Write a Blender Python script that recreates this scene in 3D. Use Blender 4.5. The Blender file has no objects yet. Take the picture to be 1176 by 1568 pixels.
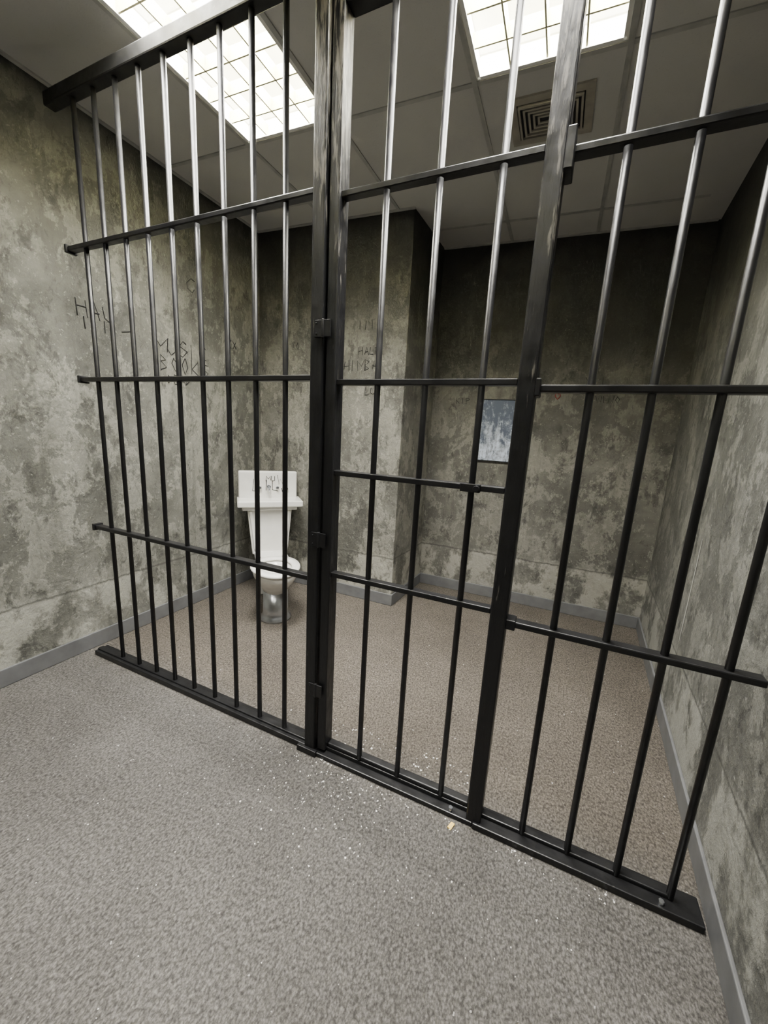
import bpy, bmesh, math, random
from mathutils import Matrix, Vector
random.seed(7)
S=1.4   # camera height in metres; plan coordinates below are in units of S
scene=bpy.context.scene
COL=scene.collection

# ---------------------------------------------------------------- materials
def mat(name):
    m=bpy.data.materials.new(name); m.use_nodes=True
    nt=m.node_tree; b=nt.nodes['Principled BSDF']
    return m,nt,b
def N(nt,t,**k):
    n=nt.nodes.new(t)
    for a,v in k.items(): setattr(n,a,v)
    return n
def noise(nt,vec,scale,detail=4,rough=.55,dist=0):
    n=N(nt,'ShaderNodeTexNoise'); n.inputs['Scale'].default_value=scale
    n.inputs['Detail'].default_value=detail; n.inputs['Roughness'].default_value=rough
    n.inputs['Distortion'].default_value=dist
    nt.links.new(vec,n.inputs['Vector']); return n.outputs['Fac']
def ramp(nt,fac,stops):
    r=N(nt,'ShaderNodeValToRGB'); e=r.color_ramp.elements
    while len(e)<len(stops): e.new(.5)
    for i,(p,c) in enumerate(stops):
        e[i].position=p
        e[i].color=(c,c,c,1) if not isinstance(c,tuple) else (*c,1)
    nt.links.new(fac,r.inputs['Fac']); return r.outputs['Color']
def mix(nt,fac,a,b,mode='MIX'):
    m=N(nt,'ShaderNodeMix',data_type='RGBA',blend_type=mode)
    if isinstance(fac,(int,float)): m.inputs[0].default_value=fac
    else: nt.links.new(fac,m.inputs[0])
    for i,v in ((6,a),(7,b)):
        if isinstance(v,tuple): m.inputs[i].default_value=(*v,1)
        else: nt.links.new(v,m.inputs[i])
    return m.outputs[2]
def math_(nt,op,a,b=None,clamp=False):
    m=N(nt,'ShaderNodeMath',operation=op); m.use_clamp=clamp
    for i,v in enumerate((a,b)):
        if v is None: continue
        if isinstance(v,(int,float)): m.inputs[i].default_value=v
        else: nt.links.new(v,m.inputs[i])
    return m.outputs[0]
def mapping(nt,vec,scale):
    m=N(nt,'ShaderNodeMapping'); m.inputs['Scale'].default_value=scale
    nt.links.new(vec,m.inputs['Vector']); return m.outputs['Vector']
def bump(nt,b,h,strength=.3,dist=.01):
    n=N(nt,'ShaderNodeBump'); n.inputs['Strength'].default_value=strength
    n.inputs['Distance'].default_value=dist
    nt.links.new(h,n.inputs['Height']); nt.links.new(n.outputs['Normal'],b.inputs['Normal'])
def objc(nt): return N(nt,'ShaderNodeTexCoord').outputs['Object']
def simple(name,col,rough=.5,metal=0,bscale=0,bstr=.1,var=.15):
    m,nt,b=mat(name); v=objc(nt)
    f=noise(nt,v,14,4)
    lo=tuple(c*(1-var) for c in col); hi=tuple(min(1,c*(1+var)) for c in col)
    nt.links.new(ramp(nt,f,[(.3,lo),(.7,hi)]),b.inputs['Base Color'])
    b.inputs['Roughness'].default_value=rough; b.inputs['Metallic'].default_value=metal
    if bscale: bump(nt,b,noise(nt,v,bscale,4),bstr,.004)
    return m

def wall_material(name,tone=(1,1,1),seed=0.0,top_dark=1.0,g0=1.5,g1=2.6):
    m,nt,b=mat(name); v0=objc(nt)
    mp=N(nt,'ShaderNodeMapping'); mp.inputs['Location'].default_value=(seed,seed*.7,seed*.3)
    nt.links.new(v0,mp.inputs['Vector']); v=mp.outputs['Vector']
    sx=N(nt,'ShaderNodeSeparateXYZ'); nt.links.new(v0,sx.inputs[0]); z=sx.outputs['Z']
    t=lambda c:tuple(c[i]*tone[i] for i in range(3))
    base=ramp(nt,noise(nt,v,1.7,6,.65,.1),[(.32,t((.062,.062,.057))),(.5,t((.112,.112,.103))),(.68,t((.180,.179,.165)))])
    # trowelled skim patches (soft broken patches)
    p=noise(nt,mapping(nt,v,(1,1,.75)),5.0,8,.72,.15)
    pm=ramp(nt,p,[(.50,0.0),(.535,.55),(.60,.28),(.72,.75)])
    c=mix(nt,pm,base,t((.275,.273,.250)))
    # darker scuffs
    q=noise(nt,mapping(nt,v,(1,1,.6)),9,7,.75,.2)
    qm=ramp(nt,q,[(.38,.75),(.46,.0)])
    c=mix(nt,qm,c,t((.040,.040,.037)))
    # thin trowel-edge lines
    e_=noise(nt,mapping(nt,v,(1,1,.7)),3.1,6,.6,.3)
    em=ramp(nt,e_,[(.488,0.0),(.497,.45),(.506,0.0)])
    c=mix(nt,em,c,t((.045,.045,.041)))
    # blotchy dark
    d=ramp(nt,noise(nt,v,2.4,4,.7,.1),[(.54,0.0),(.72,.65)])
    c=mix(nt,d,c,t((.052,.052,.048)))
    # vertical drips
    dr=ramp(nt,noise(nt,mapping(nt,v,(9,9,.8)),1.6,4,.6,.1),[(.57,0.0),(.70,.45)])
    c=mix(nt,dr,c,t((.058,.058,.053)))
    # fine salt
    f=ramp(nt,noise(nt,v,48,3,.75),[(.60,0.0),(.72,.5)])
    c=mix(nt,f,c,t((.37,.37,.345)))
    # seam of the lower skim coat
    zz=math_(nt,'ADD',z,math_(nt,'MULTIPLY',math_(nt,'SUBTRACT',q,.5),.05))
    low=ramp(nt,math_(nt,'ADD',math_(nt,'MULTIPLY',math_(nt,'SUBTRACT',zz,.40),20),.5,True),[(0,1.0),(1,0.0)])
    patch=ramp(nt,p,[(.45,0.0),(.53,.65)])
    c=mix(nt,math_(nt,'MULTIPLY',low,patch),c,t((.32,.318,.293)))
    seam=math_(nt,'SUBTRACT',1.0,math_(nt,'MULTIPLY',math_(nt,'ABSOLUTE',math_(nt,'SUBTRACT',zz,.40)),100),True)
    c=mix(nt,math_(nt,'MULTIPLY',seam,.75),c,t((.03,.03,.028)))
    # base colour darkens towards the ceiling, noisy edge
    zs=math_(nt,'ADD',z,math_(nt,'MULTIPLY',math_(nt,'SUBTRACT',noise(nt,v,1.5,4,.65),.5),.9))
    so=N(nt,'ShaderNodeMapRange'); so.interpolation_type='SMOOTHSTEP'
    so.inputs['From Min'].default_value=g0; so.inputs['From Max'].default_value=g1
    so.inputs['To Max'].default_value=.93*top_dark
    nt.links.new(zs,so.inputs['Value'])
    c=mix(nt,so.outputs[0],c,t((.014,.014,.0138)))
    nt.links.new(c,b.inputs['Base Color'])
    b.inputs['Roughness'].default_value=.7
    h=math_(nt,'ADD',math_(nt,'MULTIPLY',p,1.0),math_(nt,'MULTIPLY',q,.5))
    h=math_(nt,'ADD',h,math_(nt,'MULTIPLY',low,.15))
    bump(nt,b,h,.75,.026)
    return m
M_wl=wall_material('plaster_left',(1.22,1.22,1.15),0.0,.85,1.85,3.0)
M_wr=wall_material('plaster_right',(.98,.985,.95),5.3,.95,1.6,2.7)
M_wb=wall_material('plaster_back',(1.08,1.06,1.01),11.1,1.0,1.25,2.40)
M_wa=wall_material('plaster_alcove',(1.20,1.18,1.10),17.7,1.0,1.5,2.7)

# carpet
M_carpet,nt,b=mat('loop_carpet'); v=objc(nt)
vo=N(nt,'ShaderNodeTexVoronoi'); vo.inputs['Scale'].default_value=170
nt.links.new(mapping(nt,v,(1,.7,1)),vo.inputs['Vector'])
loops=ramp(nt,vo.outputs['Distance'],[(.1,1.0),(.75,0.0)])
sp=ramp(nt,noise(nt,mapping(nt,v,(1,.75,1)),115,3,.75),[(.36,(.038,.036,.034)),(.5,(.095,.091,.085)),(.64,(.205,.198,.187))])
c=mix(nt,.5,sp,mix(nt,loops,(.036,.035,.033),(.150,.144,.135)))
big=ramp(nt,noise(nt,v,1.3,4,.6),[(.35,(.82,.81,.80)),(.65,(1.12,1.11,1.1))])
c=mix(nt,1.0,c,big,'MULTIPLY')
sx=N(nt,'ShaderNodeSeparateXYZ'); nt.links.new(v,sx.inputs[0])
cell=N(nt,'ShaderNodeMapRange'); cell.inputs['From Min'].default_value=1.15; cell.inputs['From Max'].default_value=1.45
nt.links.new(sx.outputs['Y'],cell.inputs['Value'])
c=mix(nt,cell.outputs[0],c,mix(nt,1.0,c,(1.0,.93,.84),'MULTIPLY'))
fl=ramp(nt,noise(nt,v,42,2,.5),[(.74,0.0),(.76,.6)])
c=mix(nt,fl,c,(.45,.44,.42))
nt.links.new(c,b.inputs['Base Color']); b.inputs['Roughness'].default_value=.95
b.inputs['Specular IOR Level'].default_value=.15
bump(nt,b,vo.outputs['Distance'],.4,.004)

# black painted steel / painted timber
def black_paint(name,worn_glare,rough,streak,bstr):
    m,nt,b=mat(name); v=objc(nt)
    g=noise(nt,mapping(nt,v,(streak,streak,1.0)),9,6,.6,.3)
    if worn_glare:
        sx=N(nt,'ShaderNodeSeparateXYZ'); nt.links.new(v,sx.inputs[0])
        up=N(nt,'ShaderNodeMapRange'); up.inputs['From Min'].default_value=1.5; up.inputs['From Max'].default_value=2.7
        up.inputs['To Min'].default_value=-.12; up.inputs['To Max'].default_value=.12
        nt.links.new(sx.outputs['Z'],up.inputs['Value'])
        w=ramp(nt,math_(nt,'ADD',g,up.outputs[0]),[(.56,0.0),(.62,.45),(.74,.85)])  # grey streaks: worn paint plus lamp glare painted in towards the top
        c=mix(nt,w,(.007,.007,.0075),(.17,.158,.14))
        nt.links.new(c,b.inputs['Base Color'])
    else:
        ch=ramp(nt,noise(nt,v,26,5,.7),[(.68,0.0),(.74,.4)])
        nt.links.new(mix(nt,ch,(.007,.007,.0075),(.07,.066,.06)),b.inputs['Base Color'])
    nt.links.new(ramp(nt,noise(nt,v,20,3),[(.3,rough*.8),(.7,rough*1.3)]),b.inputs['Roughness'])
    b.inputs['Specular IOR Level'].default_value=.36
    bump(nt,b,g,bstr,.005)
    return m
M_bar=black_paint('black_gloss_steel',False,.36,2.5,.22)
M_post=black_paint('black_painted_post',True,.36,7,.5)
M_beam=black_paint('black_painted_beam',False,.45,1,.3)

M_base=simple('grey_vinyl',(.125,.127,.130),.5,0,30,.08)
M_white=simple('white_porcelain',(.74,.73,.69),.18,0,0,0,.05)
M_steel=simple('brushed_steel',(.55,.57,.60),.28,1,60,.1)
M_grid=simple('painted_tee_bar',(.40,.40,.38),.5)
M_vent=simple('vent_enamel',(.34,.32,.27),.5)
M_louv=simple('louvre_blade',(.74,.71,.45),.4,0,0,0,.05)
M_house=simple('fixture_housing',(.8,.8,.76),.5,0,0,0,.04)
M_yel=simple('yellow_tape',(.75,.52,.12),.6)
M_flake=simple('paint_flakes',(.72,.70,.66),.8)
M_ink=simple('scratched_ink',(.016,.0155,.015),.8)
M_red=simple('red_chalk',(.22,.03,.025),.8)
M_dark=simple('dark_frame',(.02,.02,.022),.5)
M_joint=simple('joint_filler',(.36,.36,.33),.8)

M_ceil,nt,b=mat('ceiling_tile'); v=objc(nt)
c=mix(nt,ramp(nt,noise(nt,v,160,3,.7),[(.60,0.0),(.7,.3)]),ramp(nt,noise(nt,v,1.5,4),[(.3,(.50,.497,.475)),(.7,(.58,.577,.55))]),(.3,.3,.29))
nt.links.new(c,b.inputs['Base Color']); b.inputs['Roughness'].default_value=.85
bump(nt,b,noise(nt,v,120,3),.15,.003)

M_lamp,nt,b=mat('lamp_diffuser')
b.inputs['Base Color'].default_value=(.9,.9,.85,1)
b.inputs['Emission Color'].default_value=(1,.96,.85,1); b.inputs['Emission Strength'].default_value=4

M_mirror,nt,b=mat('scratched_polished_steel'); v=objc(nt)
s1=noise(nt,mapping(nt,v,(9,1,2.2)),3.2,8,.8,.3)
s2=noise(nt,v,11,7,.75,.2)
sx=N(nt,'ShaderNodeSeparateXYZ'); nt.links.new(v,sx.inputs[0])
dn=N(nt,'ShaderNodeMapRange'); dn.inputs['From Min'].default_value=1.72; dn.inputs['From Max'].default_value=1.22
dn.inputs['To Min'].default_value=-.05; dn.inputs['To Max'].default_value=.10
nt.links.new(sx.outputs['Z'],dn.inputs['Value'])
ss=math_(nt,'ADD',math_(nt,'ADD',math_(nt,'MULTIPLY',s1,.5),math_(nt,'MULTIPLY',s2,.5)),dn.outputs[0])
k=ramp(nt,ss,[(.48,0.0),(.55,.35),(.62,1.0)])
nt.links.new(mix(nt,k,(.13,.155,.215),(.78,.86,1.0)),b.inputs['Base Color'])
nt.links.new(ramp(nt,k,[(0,.20),(1,.5)]),b.inputs['Roughness'])
b.inputs['Metallic'].default_value=.2
bump(nt,b,s1,.3,.003)

# ---------------------------------------------------------------- mesh helpers
def V(x,y,z): return Vector((x*S,y*S,z*S))
def hexa(bm,pts):
    vs=[bm.verts.new(p) for p in pts]
    for f in ((0,3,2,1),(4,5,6,7),(0,1,5,4),(1,2,6,5),(2,3,7,6),(3,0,4,7)):
        bm.faces.new([vs[i] for i in f])
def box(bm,x0,x1,y0,y1,z0,z1):
    hexa(bm,[V(x0,y0,z0),V(x1,y0,z0),V(x1,y1,z0),V(x0,y1,z0),V(x0,y0,z1),V(x1,y0,z1),V(x1,y1,z1),V(x0,y1,z1)])
def prism(bm,poly,z0,z1):
    lo=[bm.verts.new(V(x,y,z0)) for x,y in poly]; hi=[bm.verts.new(V(x,y,z1)) for x,y in poly]
    n=len(poly)
    bm.faces.new(lo[::-1]); bm.faces.new(hi)
    for i in range(n): bm.faces.new((lo[i],lo[(i+1)%n],hi[(i+1)%n],hi[i]))
def cyl(bm,p0,p1,r,seg=14,r2=None):
    r2=r if r2 is None else r2
    p0=Vector(p0);p1=Vector(p1); d=(p1-p0).normalized()
    a=d.orthogonal().normalized(); c=d.cross(a)
    A=[];B=[]
    for i in range(seg):
        t=2*math.pi*i/seg; o=a*math.cos(t)+c*math.sin(t)
        A.append(bm.verts.new(p0+o*r)); B.append(bm.verts.new(p1+o*r2))
    for i in range(seg): 
        f=bm.faces.new((A[i],A[(i+1)%seg],B[(i+1)%seg],B[i])); f.smooth=True
    bm.faces.new(A[::-1]); bm.faces.new(B)
def loft(bm,rings,cap0=True,cap1=True,smooth=True):
    R=[[bm.verts.new(p) for p in r] for r in rings]; n=len(R[0])
    for a,b_ in zip(R,R[1:]):
        for i in range(n):
            f=bm.faces.new((a[i],a[(i+1)%n],b_[(i+1)%n],b_[i])); f.smooth=smooth
    if cap0: bm.faces.new(R[0][::-1])
    if cap1: bm.faces.new(R[-1])
def obj(name,bm,m,parent=None,bevel=0,seg=2,xf=None):
    bmesh.ops.recalc_face_normals(bm,faces=bm.faces)
    me=bpy.data.meshes.new(name); bm.to_mesh(me); bm.free()
    me.materials.append(m)
    o=bpy.data.objects.new(name,me); COL.objects.link(o)
    if xf is not None: o.matrix_world=xf
    if parent: o.parent=parent
    if bevel:
        md=o.modifiers.new('bevel','BEVEL'); md.width=bevel; md.segments=seg; md.limit_method='ANGLE'
    return o
def empty(name,loc=(0,0,0)):
    e=bpy.data.objects.new(name,None); e.empty_display_size=.1; COL.objects.link(e); return e
def B(): return bmesh.new()

# ---------------------------------------------------------------- room shell
XL=-1.765; YF=-1.7; YA=1.973; YB=2.42
def xr(y): return .425+.065*(y-.80)
def zc(x): return 2.075-.03*(x+.8)
T=.08; ZT=2.19
bm=B(); box(bm,XL-T,xr(YB)+T+.03,YF-T,YB+T,-.06,0); obj('floor',bm,M_carpet)
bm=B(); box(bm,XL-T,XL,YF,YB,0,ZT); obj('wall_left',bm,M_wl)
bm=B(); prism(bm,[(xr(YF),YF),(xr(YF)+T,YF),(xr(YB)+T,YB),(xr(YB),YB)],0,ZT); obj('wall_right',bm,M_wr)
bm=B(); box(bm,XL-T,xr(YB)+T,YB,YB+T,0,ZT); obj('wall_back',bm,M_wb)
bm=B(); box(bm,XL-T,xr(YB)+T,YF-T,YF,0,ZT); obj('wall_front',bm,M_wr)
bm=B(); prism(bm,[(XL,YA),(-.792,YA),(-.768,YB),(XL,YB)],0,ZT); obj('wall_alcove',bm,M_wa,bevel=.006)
bh=.07; bt=.009
bm=B(); box(bm,XL,XL+bt,YF,YA,0,bh); obj('baseboard_left',bm,M_base,bevel=.004)
bm=B(); prism(bm,[(xr(YF)-bt,YF),(xr(YF),YF),(xr(YB),YB),(xr(YB)-bt,YB)],0,bh); obj('baseboard_right',bm,M_base,bevel=.004)
bm=B(); box(bm,-.768,xr(YB)-bt,YB-bt,YB,0,bh); obj('baseboard_back',bm,M_base,bevel=.004)
bm=B(); prism(bm,[(XL+bt,YA-bt),(-.792+bt,YA-bt),(-.768+bt,YB-bt),(-.768,YB-bt),(-.792,YA),(XL+bt,YA)],0,bh); obj('baseboard_alcove',bm,M_base,bevel=.004)
# filled panel joint on the right wall
bm=B(); 
def wr(y,o=0): return xr(y)-o
jy=1.582
prof=[(.33,.003),(.42,.006),(.55,.0045),(.64,.0055),(.71,.002)]
fr=[bm.verts.new(V(wr(jy-w_,.0012),jy-w_,z_)) for z_,w_ in prof]; ba=[bm.verts.new(V(wr(jy+w_,.0012),jy+w_,z_)) for z_,w_ in prof]
for i in range(len(prof)-1): bm.faces.new((fr[i],ba[i],ba[i+1],fr[i+1]))
obj('trim_1',bm,M_joint)

# ceiling cells
GX=[XL,-1.285,-.875,-.385,.03,.56]
GY=[YF,-1.05,-.645,-.24,.155,.565,.98,1.385,1.79,2.2,YB]
LIGHTS=[(1,5),(1,6),(3,6),(3,5),(1,2),(3,2)]  # final pair: unseen fixtures added behind the camera to light the foreground floor
def cbox(bm,x0,x1,y0,y1,d0,d1):
    hexa(bm,[V(x0,y0,zc(x0)+d0),V(x1,y0,zc(x1)+d0),V(x1,y1,zc(x1)+d0),V(x0,y1,zc(x0)+d0),
             V(x0,y0,zc(x0)+d1),V(x1,y0,zc(x1)+d1),V(x1,y1,zc(x1)+d1),V(x0,y1,zc(x0)+d1)])
bm=B()
for i in range(5):
    for j in range(len(GY)-1):
        if (i,j) in LIGHTS: continue
        cbox(bm,GX[i],GX[i+1],GY[j],GY[j+1],0,.02)
obj('ceiling',bm,M_ceil)
bm=B(); w=.0075
for x in GX[1:-1]: cbox(bm,x-w,x+w,YF,YB,-.004,0.0)
for y in GY[1:-1]: cbox(bm,XL,.43,y-w,y+w,-.0035,0.0)
cbox(bm,XL,XL+.016,YF,YA,-.006,0)
cbox(bm,-.768,.52,YB-.014,YB,-.006,0); cbox(bm,XL,-.79,YA-.014,YA,-.006,0)
obj('trim_ceiling_grid',bm,M_grid)

for n,(i,j) in enumerate(LIGHTS):
    x0,x1,y0,y1=GX[i]+.008,GX[i+1]-.008,GY[j]+.008,GY[j+1]-.008
    e=empty('ceiling_light_fixture')
    H=.07
    bm=B(); t=.004
    cbox(bm,x0,x0+t,y0,y1,0,H); cbox(bm,x1-t,x1,y0,y1,0,H)
    cbox(bm,x0+t,x1-t,y0,y0+t,0,H); cbox(bm,x0+t,x1-t,y1-t,y1,0,H)
    cbox(bm,x0,x1,y0,y1,H,H+.008)
    f=.012
    cbox(bm,x0,x0+f,y0,y1,-.002,.003); cbox(bm,x1-f,x1,y0,y1,-.002,.003)
    cbox(bm,x0,x1,y0,y0+f,-.002,.003); cbox(bm,x0,x1,y1-f,y1,-.002,.003)
    obj('housing',bm,M_house,e)
    bm=B(); K=4; bw=.0024
    for k in range(1,K):
        xx=x0+(x1-x0)*k/K; yy=y0+(y1-y0)*k/K
        cbox(bm,xx-bw,xx+bw,y0+t,y1-t,.002,.040)
        cbox(bm,x0+t,x1-t,yy-bw,yy+bw,.002,.040)
    obj('louvre',bm,M_louv,e)
    bm=B(); cbox(bm,x0+t,x1-t,y0+t,y1-t,.060,.064); obj('lamp_panel',bm,M_lamp,e)
    L=bpy.data.lights.new('lamp','AREA'); L.shape='RECTANGLE'
    L.size=(x1-x0-.012)*S; L.size_y=(y1-y0-.012)*S
    L.energy=80 if j>=5 else 42; L.color=(1,.975,.93); L.spread=math.radians(140)
    lo=bpy.data.objects.new('lamp',L); COL.objects.link(lo); lo.parent=e
    xm=(x0+x1)/2; lo.location=V(xm,(y0+y1)/2,zc(xm)+.057)
    lo.rotation_euler=(0,math.atan(.03),0)

# air vent
bm=B(); x0,x1,y0,y1=-.30,-.045,1.475,1.685
def ring(k,dz0,dz1,w):
    a=k
    cbox(bm,x0+a,x1-a,y0+a,y0+a+w,dz0,dz1); cbox(bm,x0+a,x1-a,y1-a-w,y1-a,dz0,dz1)
    cbox(bm,x0+a,x0+a+w,y0+a+w,y1-a-w,dz0,dz1); cbox(bm,x1-a-w,x1-a,y0+a+w,y1-a-w,dz0,dz1)
ring(0,-.006,0,.026)
for k in range(5): ring(.030+k*.0145,-.012+.001*k,-.004,.0065)
vent=obj('ceiling_air_vent',bm,M_vent)
bm=B(); cbox(bm,x0+.024,x1-.024,y0+.024,y1-.024,-.003,0); obj('duct_opening',bm,M_dark,vent)

# ---------------------------------------------------------------- cell bars
YP=.895; r=.0076; ZB=1.980
def rail(bm,x0,x1,z,hh=.0075,d=.013,y=YP): box(bm,x0,x1,y-d,y+d,z-hh,z+hh)
bars=empty('jail_cell_bars')
bm=B()
for i in range(9):
    x=-1.545+i*.1042; cyl(bm,V(x,YP,.02),V(x,YP,ZB+.01),r*S)
obj('left_bars',bm,M_bar,bars)
bm=B()
for z in (1.560,1.131,.573): rail(bm,-1.635,-.607,z)
obj('left_rails',bm,M_bar,bars,bevel=.004)
bm=B()
for x in (.040,.145,.250,.355): cyl(bm,V(x,YP,.02),V(x,YP,ZB+.01),r*S)
obj('right_bars',bm,M_bar,bars)
bm=B()
for z,x1 in ((1.527,.425),(1.107,.425),(.580,.41)): rail(bm,-.064,x1,z,.0075,.014)
obj('right_rails',bm,M_bar,bars,bevel=.004)
bm=B(); box(bm,-.613,-.577,YP-.027,YP+.027,.0,2.06); obj('hinge_post',bm,M_post,bars,bevel=.006)
bm=B(); box(bm,-.098,-.060,YP-.027,YP+.022,.0,2.045); obj('latch_post',bm,M_post,bars,bevel=.006)
bh_=.040
bm=B(); box(bm,-1.675,-.613,YP-.018,YP+.018,ZB,ZB+bh_); box(bm,-.577,-.098,YP-.018,YP+.018,ZB,ZB+bh_); box(bm,-.060,.425,YP-.018,YP+.018,ZB,ZB+bh_)
obj('head_beam',bm,M_beam,bars,bevel=.006)
bm=B(); box(bm,-1.70,-.60,YP-.024,YP+.03,0,.020); box(bm,-1.70,-.60,YP-.012,YP+.012,.019,.026)
box(bm,-.60,-.08,YP-.030,YP+.022,0,.014); box(bm,-.60,-.08,YP-.006,YP+.012,.013,.026)
box(bm,-.08,.413,YP-.034,YP+.03,0,.018); box(bm,-.08,.36,YP-.006,YP+.016,.017,.028)
obj('sill_plate',bm,M_bar,bars,bevel=.004)
bm=B()
for x in (.355,-.12): 
    cyl(bm,V(x-.02,YP-.022,.014),V(x-.02,YP-.022,.026),.008,6)
obj('anchor_bolts',bm,M_steel,bars)
bm=B()
for z in (1.560,1.131,.573):
    box(bm,-1.640,-1.628,YP-.018,YP+.018,z-.013,z+.013)
box(bm,-.062,-.046,YP-.036,YP+.016,1.485,1.553)
box(bm,-.062,-.052,YP-.030,YP+.016,1.09,1.125)
box(bm,-.064,-.040,YP-.020,YP+.016,.568,.592)
box(bm,-.635,-.565,YP-.036,YP-.024,.0,.02)
obj('rail_brackets',bm,M_bar,bars,bevel=.003)

door=empty('jail_cell_door')
bm=B()
for x in (-.430,-.306,-.175): cyl(bm,V(x,YP,.03),V(x,YP,1.905),r*S)
obj('door_bars',bm,M_bar,door)
bm=B()
for z in (1.540,1.120,.888,.600): rail(bm,-.545,-.099,z,.0070,.012)
obj('door_rails',bm,M_bar,door,bevel=.003)
bm=B(); box(bm,-.570,-.541,YP-.020,YP+.024,.022,1.93)
obj('door_stile',bm,M_post,door,bevel=.005)
bm=B(); box(bm,-.541,-.099,YP-.018,YP+.022,1.895,1.93); box(bm,-.541,-.099,YP-.004,YP+.020,.0265,.040)
obj('door_frame_rails',bm,M_beam,door,bevel=.005)
bm=B()
for z in (1.245,.70,.23):
    cyl(bm,V(-.574,YP-.028,z-.022),V(-.574,YP-.028,z+.022),.0065,10)
    box(bm,-.598,-.552,YP-.030,YP-.026,z-.020,z+.020)
    for dz in (-.012,.012): cyl(bm,V(-.592,YP-.029,z+dz),V(-.592,YP-.033,z+dz),.003,8)
obj('hinges',bm,M_bar,door,bevel=.002)
bm=B(); box(bm,-.198,-.152,YP-.020,YP-.010,.878,.897); cyl(bm,V(-.160,YP-.028,.888),V(-.160,YP-.008,.888),.010,12)
obj('door_latch',bm,M_bar,door,bevel=.002)

# ---------------------------------------------------------------- toilet / basin combination
O=V(-1.560,1.808,0)
d=Vector((.713,-.701,0)).normalized(); lat=Vector((.701,.713,0)).normalized()
XF=Matrix(((lat.x,d.x,0,O.x),(lat.y,d.y,0,O.y),(0,0,1,0),(0,0,0,1)))
toilet=empty('toilet_sink_unit')
def lb(bm,x0,x1,y0,y1,z0,z1,tx=1,ty=1):
    xm=(x0+x1)/2
    q=lambda x,y,z:Vector((x,y,z))
    hexa(bm,[q(xm+(x0-xm)*tx,y0,z0),q(xm+(x1-xm)*tx,y0,z0),q(xm+(x1-xm)*tx,y1*ty,z0),q(xm+(x0-xm)*tx,y1*ty,z0),
             q(x0,y0,z1),q(x1,y0,z1),q(x1,y1,z1),q(x0,y1,z1)])
bm=B(); lb(bm,-.236,.232,-.045,.02,.80,1.035); obj('backsplash',bm,M_white,toilet,.012,3,XF)
bm=B(); lb(bm,-.250,.258,-.045,.20,.765,.815)
lb(bm,-.215,.215,-.04,.17,.735,.766); obj('basin_shelf',bm,M_white,toilet,.010,3,XF)
bm=B(); lb(bm,-.175,.175,-.04,.14,.36,.736,.80,1.0)
for sx_ in (-1,1):
    hexa(bm,[Vector((sx_*.118-.01,.13,.40)),Vector((sx_*.118+.01,.13,.40)),Vector((sx_*.118+.01,.155,.40)),Vector((sx_*.118-.01,.155,.40)),
             Vector((sx_*.15-.012,.13,.73)),Vector((sx_*.15+.012,.13,.73)),Vector((sx_*.15+.012,.155,.73)),Vector((sx_*.15-.012,.155,.73))])
obj('tank_body',bm,M_white,toilet,.010,3,XF)
bm=B()
cyl(bm,Vector((.0,.02,.91)),Vector((0,.05,.91)),.016,14)
cyl(bm,Vector((0,.045,.91)),Vector((0,.10,.885)),.008,10)
for s_ in (-.07,.07): cyl(bm,Vector((s_,.018,.90)),Vector((s_,.04,.90)),.013,14)
obj('tap_buttons',bm,M_steel,toilet,.002,2,XF)
cy=.585
def egg(rx,ry,z,cyy=cy,n=36):
    out=[]
    for i in range(n):
        t=2*math.pi*i/n; y=math.sin(t); k=1-.10*y
        out.append(Vector((math.cos(t)*rx*k,cyy+y*ry,z)))
    return out
bm=B()
loft(bm,[egg(.085,.09,.215,cy-.02),egg(.10,.115,.25,cy-.02),egg(.130,.17,.30),egg(.155,.205,.345),egg(.162,.215,.375),
         egg(.160,.213,.39),egg(.115,.155,.39),egg(.10,.14,.35),egg(.07,.09,.27),egg(.03,.04,.25)],True,True)
obj('bowl',bm,M_white,toilet,0,2,XF)
bm=B()
ro=[egg(.172,.225,.394),egg(.177,.231,.403),egg(.170,.223,.414),egg(.118,.160,.414),egg(.111,.152,.403),egg(.118,.160,.394),egg(.172,.225,.394)]
loft(bm,ro,False,False); 
lb(bm,-.10,.10,.30,.385,.392,.418)
obj('seat',bm,M_white,toilet,0,2,XF)
bm=B(); lb(bm,-.13,.13,.10,.43,.27,.388,.85); lb(bm,-.10,.10,-.02,.16,.0,.37,1,.9)
obj('bowl_neck',bm,M_white,toilet,.015,3,XF)
bm=B()
def circ(rr,z,n=28): return [Vector((math.cos(2*math.pi*i/n)*rr,cy-.02+math.sin(2*math.pi*i/n)*rr,z)) for i in range(n)]
loft(bm,[circ(.115,0),circ(.115,.012),circ(.098,.03),circ(.092,.06),circ(.088,.22)],True,True)
obj('pedestal_column',bm,M_steel,toilet,0,2,XF)

# ---------------------------------------------------------------- wall mirror (scratched steel)
mir=empty('wall_mirror')
bm=B(); box(bm,-.464,-.230,YB-.010,YB-.001,.870,1.226); obj('steel_plate',bm,M_mirror,mir,bevel=.004)
bm=B()
for a in ((-.467,-.464,.867,1.229),(-.230,-.222,.867,1.229),(-.467,-.222,.866,.870),(-.467,-.222,1.226,1.230)):
    box(bm,a[0],a[1],YB-.014,YB-.001,a[2],a[3])
obj('frame',bm,M_dark,mir)

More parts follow.
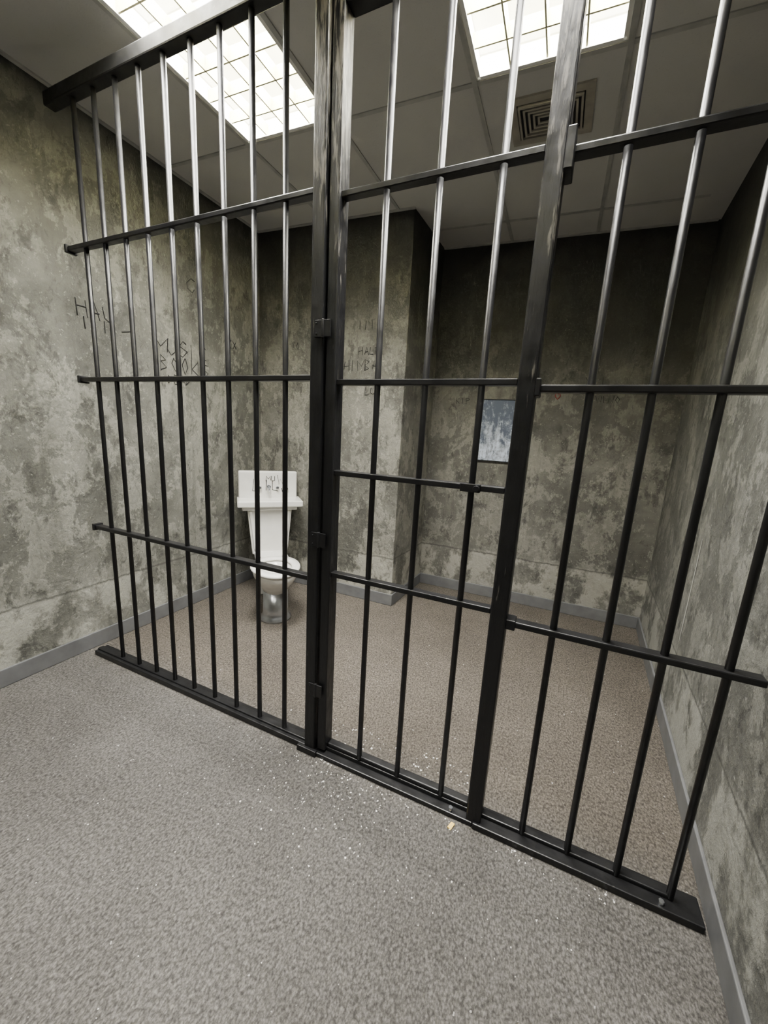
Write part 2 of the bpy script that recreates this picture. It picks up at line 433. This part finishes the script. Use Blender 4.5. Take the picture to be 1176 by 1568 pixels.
# ---------------------------------------------------------------- graffiti strokes
F={'M':[[(0,0),(0,1),(.4,.4),(.8,1),(.8,0)]],'U':[[(0,1),(0,.2),(.3,0),(.6,.2),(.6,1)]],
'S':[[(.6,.85),(.3,1),(0,.75),(.6,.3),(.3,0),(0,.15)]],'I':[[(.2,0),(.2,1)]],'C':[[(.6,.85),(.3,1),(0,.6),(.05,.2),(.35,0),(.6,.15)]],
'B':[[(0,0),(0,1),(.45,.8),(0,.52),(.55,.25),(0,0)]],'O':[[(.3,1),(0,.5),(.3,0),(.6,.5),(.3,1)]],'K':[[(0,0),(0,1)],[(.55,1),(0,.45),(.6,0)]],
'H':[[(0,0),(0,1)],[(.6,1),(.6,0)],[(0,.5),(.6,.55)]],'E':[[(.6,1),(0,1),(0,0),(.6,0)],[(0,.5),(.5,.5)]],'L':[[(0,1),(0,0),(.5,0)]],
'P':[[(0,0),(0,1),(.5,.85),(.5,.6),(0,.5)]],'A':[[(0,0),(.3,1),(.6,0)],[(.12,.4),(.5,.4)]],'R':[[(0,0),(0,1),(.5,.8),(0,.5),(.6,0)]],
'N':[[(0,0),(0,1),(.6,0),(.6,1)]],'D':[[(0,0),(0,1),(.6,.55),(0,0)]],'T':[[(.3,0),(.3,1)],[(0,1),(.6,1)]],'W':[[(0,1),(.2,0),(.4,.7),(.6,0),(.8,1)]],
'<':[[(.3,0),(-.1,.6),(.1,.95),(.3,.7),(.5,.95),(.7,.6),(.3,0)]],'|':[[(0,0),(.05,1)]],'X':[[(0,0),(.6,1)],[(0,1),(.6,0)]],'/':[[(-.1,.35),(1.0,.75)]]}
def scrawl(name,items,m,parent=None,rad=.0016):
    cu=bpy.data.curves.new(name,'CURVE'); cu.dimensions='3D'; cu.bevel_depth=rad; cu.bevel_resolution=0
    for text,org,u,hgt in items:
        u=Vector(u); up=Vector((0,0,1)); org=Vector(org); cx=0
        for ch in text:
            if ch==' ': cx+=.7; continue
            for st in F[ch]:
                s=cu.splines.new('POLY'); s.points.add(len(st)-1)
                for k,(a,b2) in enumerate(st):
                    p=org+u*(cx+a+random.uniform(-.09,.09))*hgt+up*(b2+random.uniform(-.10,.10))*hgt
                    s.points[k].co=(*p,1); s.points[k].radius=random.uniform(.7,1.2)
            cx+=.85
    cu.materials.append(m); o=bpy.data.objects.new(name,cu); COL.objects.link(o)
    if parent: o.parent=parent
    return o
g=empty('wall_graffiti')
xl=XL+.0010; LU=(0,1,0); ya=YA-.0010; yb=YB-.0010; RU=(1,0,0)
scrawl('writing_left',[('HAU',V(xl,.970,1.385),LU,.080),('||||/',V(xl,.99,1.340),LU,.06),('MUSIC',V(xl,1.285,1.315),LU,.100),('BOOKS',V(xl,1.30,1.235),LU,.095),
   ('C',V(xl,1.47,1.630),LU,.09),('DEAD',V(xl,1.34,1.18),LU,.055),('XX',V(xl,1.72,1.42),LU,.055)],M_ink,g,.0031)
scrawl('writing_alcove',[('SHIMBA',V(-1.20,ya,1.33),RU,.07),('HALP',V(-1.07,ya,1.41),RU,.055),('IIII',V(-1.08,ya,1.54),RU,.06),
   ('LUK',V(-1.02,ya,1.20),RU,.055),('TO',V(-1.52,ya,1.45),RU,.05)],M_ink,g,.0027)
scrawl('writing_back',[('RIP',V(-.62,yb,1.20),RU,.05),('XII',V(.08,yb,1.31),RU,.06),('WINO',V(.14,yb,1.22),RU,.05)],M_ink,g,.0024)
scrawl('heart_back',[('<',V(-.06,yb,1.235),RU,.05)],M_red,g,.004)
tk=lambda l,z:O+d*.0208+Vector((0,0,z))+lat*l
scrawl('scribble_on_tank',[('LIL',tk(-.12,.875),tuple(lat),.09),('W',tk(.07,.93),tuple(lat),.07),('MU',tk(-.02,.955),tuple(lat),.045),('IN',tk(.10,.86),tuple(lat),.04)],M_ink,toilet,.0030)

# ---------------------------------------------------------------- floor litter
bm=B()
def flake(x,y,s):
    if not (-1.70<x<.36 and y<1.9): return
    a0=random.uniform(0,6.28); n=random.choice((3,4,5)); vs=[]
    for i in range(n):
        a=a0+6.283*i/n; rr=s*random.uniform(.5,1.1)
        vs.append((x*S+math.cos(a)*rr,y*S+math.sin(a)*rr))
    lo=[bm.verts.new((p[0],p[1],.0005)) for p in vs]; hi=[bm.verts.new((p[0],p[1],.0025)) for p in vs]
    bm.faces.new(lo[::-1]); bm.faces.new(hi)
    for i in range(n): bm.faces.new((lo[i],lo[(i+1)%n],hi[(i+1)%n],hi[i]))
for _ in range(230): flake(random.gauss(-.45,.17),random.gauss(.78,.09),random.uniform(.001,.0050))
for _ in range(100): flake(random.uniform(-.6,-.05),random.uniform(.925,1.04),random.uniform(.002,.0065))
for _ in range(60): flake(random.uniform(-.6,.3),random.uniform(.83,.86),random.uniform(.0015,.005))
for _ in range(170): flake(random.uniform(-1.6,.33),random.uniform(.15,.86),random.uniform(.001,.0032))
for _ in range(50): flake(random.uniform(-1.5,.33),random.uniform(1.0,1.85),random.uniform(.001,.0035))
obj('paint_flake_debris',bm,M_flake)
bm=B(); hexa(bm,[V(-.137,.835,.001),V(-.127,.832,.001),V(-.121,.850,.001),V(-.131,.853,.001),V(-.137,.835,.005),V(-.127,.832,.003),V(-.121,.850,.006),V(-.131,.853,.004)])
obj('yellow_tape_scrap',bm,M_yel)

# ---------------------------------------------------------------- world + camera
w=bpy.data.worlds.new('World'); scene.world=w; w.use_nodes=True
w.node_tree.nodes['Background'].inputs[0].default_value=(.5,.5,.5,1); w.node_tree.nodes['Background'].inputs[1].default_value=.15
cam=bpy.data.cameras.new('camera'); co=bpy.data.objects.new('camera',cam); COL.objects.link(co)
cam.sensor_fit='HORIZONTAL'; cam.sensor_width=36; cam.lens=36*589/1176; cam.clip_start=.02
R=Matrix(((.9094,-.1319,.3944),(.4122,.1614,-.8966),(.0548,.9779,.2017))).to_quaternion().normalized()
co.matrix_world=Matrix.Translation((0,0,S))@R.to_matrix().to_4x4()
scene.camera=co
